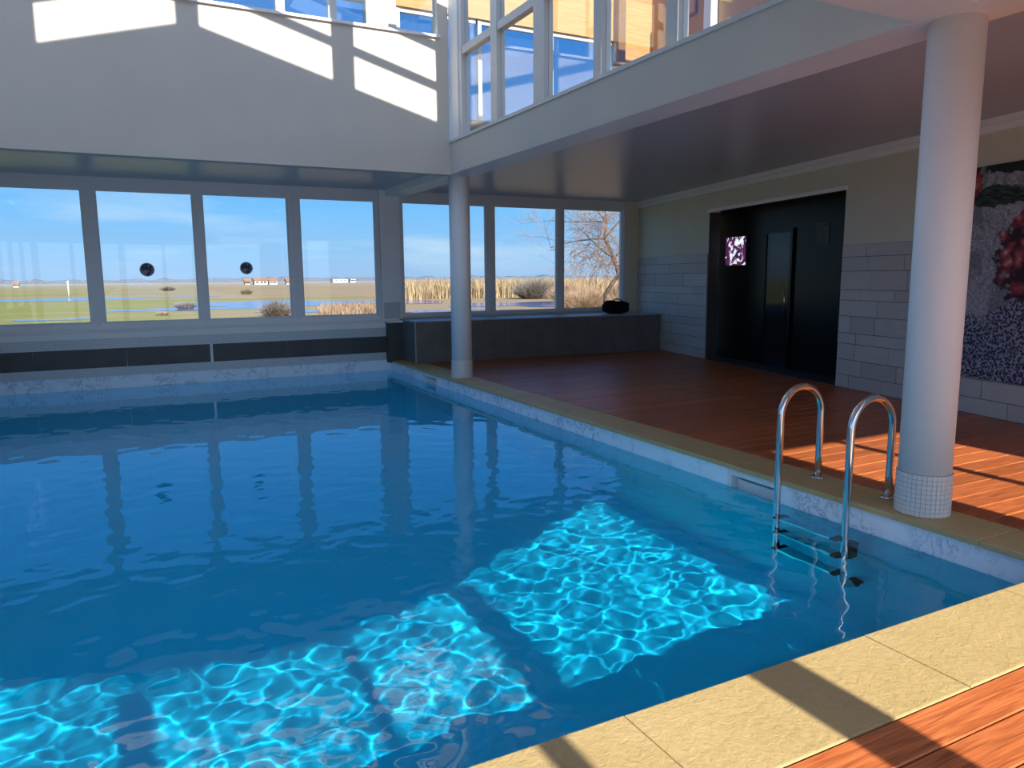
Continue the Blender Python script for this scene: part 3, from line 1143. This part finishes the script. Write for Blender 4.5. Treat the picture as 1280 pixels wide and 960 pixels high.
# ================================================================== OUTSIDE
def ground_fn(t, b):
    p = t.pos()
    x, y, z = t.sep(p)
    v = t.scale(p, .16, 1.0, 1.0)
    n1 = t.noise(v, .07, 5, .6)
    n2 = t.noise(v, .45, 5, .7)
    n3 = t.noise(v, 2.2, 4, .7)
    green = t.mix(n3, (.14, .15, .03), (.30, .28, .085))
    tan = t.mix(n3, (.24, .155, .09), (.42, .30, .19))
    far = t.math('MULTIPLY', t.math('SUBTRACT', y, 55.0), .02, clamp=True)
    f = t.math('ADD', t.math('MULTIPLY', n2, 1.3), t.math('SUBTRACT', t.math('MULTIPLY', n1, 1.1), .36))
    f = t.math('ADD', f, t.math('MULTIPLY', far, .12))
    f = t.math('ADD', f, t.math('MULTIPLY', t.math('SUBTRACT', t.math('DIVIDE', x, y), .16), .5))
    c = t.mix(t.ramp(f, [(.78, 0.0), (.92, 1.0)]), green, tan)
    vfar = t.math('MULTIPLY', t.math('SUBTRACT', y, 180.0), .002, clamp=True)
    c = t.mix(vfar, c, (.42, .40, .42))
    t.set(b.inputs['Base Color'], c)


gr = MB()
gr.add([(-900, 14.2, -.5), (900, 14.2, -.5), (2400, 2200, -.5), (-2400, 2200, -.5)], [(0, 1, 2, 3)])
gr.add([(-900, -900, -.52), (-2.9, -900, -.52), (-2.9, 14.2, -.52), (-900, 14.2, -.52)], [(0, 1, 2, 3)])
gr.add([(12.6, -900, -.52), (900, -900, -.52), (900, 14.2, -.52), (12.6, 14.2, -.52)], [(0, 1, 2, 3)])
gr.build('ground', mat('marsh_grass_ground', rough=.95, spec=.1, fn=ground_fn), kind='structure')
MB().box(-30, 40, -40, -2.6, -.35, -.05).build('bounce_terrace', mat('bounce_paving', (.30, .28, .25), .8, .2), kind='structure')  # unseen paving, put in to bounce sunlight onto the ceilings

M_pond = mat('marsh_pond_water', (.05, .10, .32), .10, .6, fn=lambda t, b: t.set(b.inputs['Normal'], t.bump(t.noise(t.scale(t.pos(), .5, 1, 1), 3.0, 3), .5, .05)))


def pond(cx, cy, rx, ry, label, n=40, seed=1):
    r_ = random.Random(seed)
    ph = [r_.uniform(0, 6.28) for _ in range(6)]
    pts = []
    for k in range(n):
        a = 2 * math.pi * k / n
        q = 1 + sum(.10 * math.sin((j + 2) * a + ph[j]) for j in range(6))
        pts.append((cx + rx * q * math.cos(a), cy + ry * q * math.sin(a)))
    m = MB()
    m.add([(x - cx, y - cy, 0) for x, y in pts] + [(0, 0, 0)], [(k, (k + 1) % n, n) for k in range(n)])
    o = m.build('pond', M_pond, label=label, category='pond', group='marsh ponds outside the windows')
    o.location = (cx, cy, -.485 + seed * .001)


pond(-3.5, 45.5, 1.9, .8, 'small dark pond in the near grass outside the leftmost pane', seed=1)
pond(-7.5, 93, 13, 5.5, 'long blue pond across the marsh behind the leftmost pane', seed=2)
pond(3.5, 56, 5.0, 2.6, 'pale shallow pond strip outside the second pane from the left', seed=3)
pond(10.4, 64, 6.6, 9.0, 'broad deep blue pond outside the third pane from the left', seed=4)
pond(9.5, 47, 2.6, 1.6, 'small blue pool of marsh water near the grey bush', seed=5)
pond(20.5, 62, 4.0, 6.0, 'blue marsh pond outside the fourth pane from the left', seed=6)
pond(17.2, 42, 3.4, 2.6, 'wide blue pond outside the pane behind the far column', seed=7)
pond(26.5, 49, 5.2, 5.0, 'blue pond in front of the tan reeds, middle pane of the right windows', seed=8)
pond(16.0, 36.5, 2.2, 1.3, 'narrow blue pool nearest the sill behind the far column', seed=9)


def blades(n, fx, hmin, hmax, w, lean, m, name, **props):
    """n thin tapered stalks; fx(i) gives x, y"""
    m_ = MB()
    r_ = random.Random(n)
    vs, fs = [], []
    for i in range(n):
        x, y = fx(r_)
        h = r_.uniform(hmin, hmax)
        a = r_.uniform(0, 6.28)
        l_ = r_.uniform(0, lean) * h
        k = len(vs)
        px_, py_ = math.cos(a + 1.57) * w, math.sin(a + 1.57) * w
        vs += [(x - px_, y - py_, -.5), (x + px_, y + py_, -.5),
               (x + math.cos(a) * l_ * .4 + px_ * .7, y + math.sin(a) * l_ * .4 + py_ * .7, -.5 + h * .6),
               (x + math.cos(a) * l_ * .4 - px_ * .7, y + math.sin(a) * l_ * .4 - py_ * .7, -.5 + h * .6),
               (x + math.cos(a) * l_, y + math.sin(a) * l_, -.5 + h)]
        fs += [(k, k + 1, k + 2, k + 3), (k + 3, k + 2, k + 4)]
    m_.add(vs, fs)
    return m_.build(name, m, **props)


def straw_fn(c1, c2):
    def fn(t, b):
        t.set(b.inputs['Base Color'], t.mix(t.ramp(t.noise(t.pos(), 1.1, 4), [(.35, 0.0), (.65, 1.0)]), c1, c2))
    return fn


M_reed = mat('dry_reed', rough=.8, spec=.1, fn=straw_fn((.27, .18, .10), (.52, .38, .22)))
M_twig_brown = mat('brown_twigs', rough=.9, spec=.1, fn=straw_fn((.24, .145, .09), (.46, .31, .20)))
M_grass = mat('tussock_grass', rough=.85, spec=.1, fn=straw_fn((.32, .23, .12), (.48, .38, .22)))


def band(x0r, x1r, y0, y1):
    return lambda r_: (lambda y: (y * r_.uniform(x0r, x1r), y))(r_.uniform(y0, y1))


blades(14000, band(.325, .78, 66, 84), .9, 2.1, .05, .35, M_reed, 'reed_bed', kind='stuff', label='tall band of dry tan reeds beyond the ponds outside the right windows', category='reeds')
blades(4200, band(.225, .315, 33, 42), .25, .85, .03, .6, M_twig_brown, 'tussock_grass', kind='stuff', label='tan tussock grass by the pond outside the fourth pane', category='grass')
blades(1600, band(.33, .56, 29, 34), .15, .4, .025, .4, M_grass, 'low_grass', kind='stuff', label='low dry grass on the near bank outside the right windows', category='grass')


def twig_bush(x, y, rad, h, n, m, label, group=None, w=.012, seed=1):
    r_ = random.Random(seed)
    mb = MB()
    vs, fs = [], []
    for i in range(n):
        a = r_.uniform(0, 6.28)
        q = rad * math.sqrt(r_.random())
        hh = h * r_.uniform(.45, 1.0) * (1.05 - .5 * (q / rad) ** 2)
        bx_, by_ = math.cos(a) * q * .45, math.sin(a) * q * .45
        tx, ty = math.cos(a) * q + r_.uniform(-.2, .2) * rad, math.sin(a) * q + r_.uniform(-.2, .2) * rad
        k = len(vs)
        ca, sa = r_.uniform(-1, 1), r_.uniform(-1, 1)
        mx_, my_, mz_ = (bx_ + tx) / 2 + r_.uniform(-.1, .1) * rad, (by_ + ty) / 2, hh * .55
        vs += [(bx_ - w, by_, 0), (bx_ + w, by_ + w * sa, 0), (mx_ + w, my_ + w * ca, mz_), (mx_ - w, my_, mz_), (tx, ty, hh)]
        fs += [(k, k + 1, k + 2, k + 3), (k + 3, k + 2, k + 4)]
        for _ in range(2):
            k = len(vs)
            ex, ey, ez = mx_ + r_.uniform(-.3, .3) * rad, my_ + r_.uniform(-.3, .3) * rad, mz_ + r_.uniform(.1, .5) * hh * .7
            vs += [(mx_ - w * .7, my_, mz_), (mx_ + w * .7, my_, mz_), (ex, ey, ez)]
            fs.append((k, k + 1, k + 2))
    mb.add(vs, fs)
    props = dict(label=label, category='bush')
    if group:
        props['group'] = group
    o = mb.build('shrub', m, **props)
    o.location = (x, y, -.5)
    return o


M_twig_grey = mat('grey_twigs', rough=.9, spec=.1, fn=straw_fn((.12, .10, .085), (.24, .20, .17)))
M_twig_dark = mat('dark_bush', rough=.9, spec=.1, fn=straw_fn((.10, .08, .05), (.22, .17, .10)))
GB = 'bushes on the marsh'
twig_bush(7.15, 42.5, 1.05, .95, 700, M_twig_grey, 'grey leafless bush on the grass at the bottom of the third pane', GB, .02, 1)
twig_bush(3.4, 57, .9, .6, 300, M_twig_grey, 'small grey bush by the ponds in the second pane', GB, .02, 2)
twig_bush(1.55, 47, .5, .28, 150, M_twig_brown, 'low brown tussock in the grass below the left sticker', GB, .02, 3)
twig_bush(13.9, 105, 1.0, .9, 200, M_twig_dark, 'dark shrub on the marsh left of the distant houses, third pane', GB, .03, 4)
twig_bush(6.3, 150, 1.6, 1.0, 200, M_twig_dark, 'dark round bush on the far marsh in the second pane', GB, .05, 5)
twig_bush(33.8, 61, 2.6, 2.3, 1100, M_twig_grey, 'grey brown bush at the reed edge, middle of the right windows', GB, .025, 6)
twig_bush(22.3, 34.6, 1.7, 1.75, 1700, M_twig_brown, 'dense brown thicket left of the bare tree trunk', GB, .013, 7)
twig_bush(25.6, 35.5, 1.6, 2.3, 1700, M_twig_brown, 'tall dense brown thicket behind the bare tree trunk', GB, .013, 8)
twig_bush(31.2, 50.5, 2.2, 1.9, 1300, M_twig_brown, 'low brown thicket at the left edge of the rightmost pane', GB, .018, 9)
twig_bush(16.9, 25.4, 1.2, .75, 1200, M_twig_brown, 'tangled low brush on the near bank under the bare tree', GB, .009, 10)

# bare tree
M_bark = mat('bare_tree_bark', rough=.9, spec=.1, fn=straw_fn((.10, .07, .055), (.20, .14, .11)))
M_twigs = mat('reddish_bare_twigs', rough=.9, spec=.1, fn=straw_fn((.26, .155, .11), (.42, .28, .20)))
tree = empty('bare_tree', (15.98, 22.6, -.5), label='tall leafless tree with drooping reddish twigs outside the rightmost pane', category='tree')
tr_mb, tw_mb = MB(), MB()
rt_ = random.Random(21)
view = Vector((.57, .82, 0))
side = Vector((.82, -.57, 0))


def limb(p, d, L, r, depth, mb):
    pts = [p]
    rs = [r]
    n = 5
    dd = d.normalized()
    for i in range(n):
        dd = (dd + Vector((rt_.uniform(-1, 1), rt_.uniform(-1, 1), rt_.uniform(-.6, .7))) * .20).normalized()
        pts.append(pts[-1] + dd * L / n)
        rs.append(r * (1 - .55 * (i + 1) / n))
    mb.tube(pts, rs, 6 if r > .03 else 3, True, False)
    if depth <= 0:
        return
    for k in range(4 if depth < 3 else 3):
        j = rt_.randint(2, n)
        ax = Vector((rt_.uniform(-1, 1), rt_.uniform(-1, 1), rt_.uniform(-.2, .9)))
        nd = (dd * .8 + ax.normalized() * .85).normalized()
        limb(pts[j], nd, L * rt_.uniform(.5, .75), max(rs[j] * .6, .006), depth - 1, tr_mb if depth > 2 else tw_mb)


trunk = [side * o_ + Vector((0, 0, z)) for o_, z in ((-.52, 0), (-.47, 1.04), (-.48, 1.36), (-.25, 1.75), (0, 2.08), (-.06, 2.35), (-.2, 2.7), (-.36, 3.1), (-.52, 3.4), (-.45, 4.0))]
tr_mb.tube(trunk, [.085, .075, .075, .075, .08, .075, .07, .06, .052, .04], 8)
trunk = [trunk[k] for k in (0, 1, 3, 4, 5, 6, 8, 9)]
for p, d, L in ((trunk[7], Vector((-.6, .3, .9)), 2.2), (trunk[7], Vector((-.9, .6, .15)), 2.0), (trunk[6], Vector((-1.0, .7, -.1)), 2.0), (trunk[6], Vector((.6, -.3, .9)), 2.2),
                (trunk[5], Vector((.8, -.5, .6)), 2.0), (trunk[5], Vector((-.9, .5, .5)), 1.7), (trunk[4], Vector((.9, -.6, .4)), 1.8), (trunk[7], Vector((-.1, .1, 1)), 2.4), (trunk[3], Vector((.8, -.5, .7)), 1.5)):
    limb(p, d, L, .036, 3, tr_mb)
# hanging twigs
for i in range(620):
    a = rt_.uniform(0, 6.28)
    q = 2.3 * math.sqrt(rt_.random())
    p = Vector((-.5 - q * .9 * abs(math.cos(a)) + rt_.uniform(0, 1.5), math.sin(a) * 1.1, rt_.uniform(2.6, 5.0) - .25 * q))
    pts = [p]
    d = Vector((rt_.uniform(-1, 1) * .8, rt_.uniform(-1, 1) * .5, rt_.uniform(-.7, .5)))
    for k in range(4):
        d = (d + Vector((rt_.uniform(-.4, .4), rt_.uniform(-.4, .4), rt_.uniform(-.35, .2)))).normalized()
        pts.append(pts[-1] + d * rt_.uniform(.14, .3))
    tw_mb.tube(pts, [.008, .008, .007, .006, .004], 3, True, False)
tr_mb.build('trunk', M_bark, tree)
tw_mb.build('twigs', M_twigs, tree, kind='stuff')

# distant houses, tree line, marker post
M_house = mat('pale_render', (.50, .44, .36), .8, .2)
M_hroof = mat('tile_roof', (.30, .15, .09), .8, .2)


def house(x, y, w, d, h, label, roof=True, col=None):
    e = empty('house', (x, y, -.5), label=label, category='house', group='distant houses on the horizon')
    B('wall', col or M_house, e, -w / 2, w / 2, -d / 2, d / 2, 0, h)
    if roof:
        m = MB()
        o_ = .3
        vs = [(-w / 2 - o_, -d / 2 - o_, h), (w / 2 + o_, -d / 2 - o_, h), (w / 2 + o_, d / 2 + o_, h), (-w / 2 - o_, d / 2 + o_, h), (-w / 2 - o_, 0, h + 1.0), (w / 2 + o_, 0, h + 1.0)]
        m.add(vs, [(0, 1, 5, 4), (2, 3, 4, 5), (0, 4, 3), (1, 2, 5), (0, 3, 2, 1)])
        m.build('roof', M_hroof, e)
    else:
        B('roof', M_house, e, -w / 2 - .2, w / 2 + .2, -d / 2 - .2, d / 2 + .2, h, h + .15)
    for k in (-.28, .05, .3):
        B('window', M_black, e, w * k - .4, w * k + .4, -d / 2 - .03, -d / 2, h * .45, h * .75)
    return e


white_r = mat('white_render', (.60, .60, .60), .8, .2)
ochre_r = mat('ochre_render', (.46, .30, .18), .8, .2)
house(36.2, 271, 1.7, 3, 1.3, 'leftmost tiny house of the row on the horizon, third pane', True, ochre_r)
house(40.6, 271, 4.4, 4, 1.5, 'widest ochre house of the row on the horizon, right of the sticker')
house(45.1, 273, 2.6, 3, 1.4, 'small white house right of the widest ochre one', True, white_r)
house(50.6, 274, 1.6, 3, 1.3, 'tiny house at the right edge of the third pane', True)
house(88, 350, 7, 6, 1.5, 'long low white building on the horizon, fourth pane', False, white_r)
house(94.5, 351, 2.4, 4, 1.5, 'small white building right of the long low one, fourth pane', False, white_r)
house(-31.0, 275, 1.4, 2, 1.0, 'tiny pale house far off behind the leftmost pane', True, white_r)
pst = MB().tube([(0, 0, 0), (0, 0, 2.0)], .09, 8).build('marker_post', white_r, label='thin white marker post standing in the far marsh, leftmost pane', category='post')
pst.location = (-6.9, 110, -.5)

M_hills = mat('far_tree_line', rough=.95, spec=.05, fn=straw_fn((.09, .11, .15), (.16, .18, .22)))
hl = MB()
r_ = random.Random(4)
prev = None
vs, fs = [], []
n = 260
for i in range(n):
    x = -260 + i * 5.0
    h = 1.7 + 1.0 * r_.random() + (1.5 * r_.random() if r_.random() > .8 else 0)
    vs += [(x, 520, -.5), (x, 520, h - .4), (x, 532, h - .4), (x, 532, -.5)]
    if i:
        k = 4 * i
        fs += [(k - 4, k, k + 1, k - 3), (k - 3, k + 1, k + 2, k - 2), (k - 2, k + 2, k + 3, k - 1)]
hl.add(vs, fs)
hl.build('far_hedge', M_hills, kind='stuff', label='blue grey line of trees along the whole horizon', category='trees')
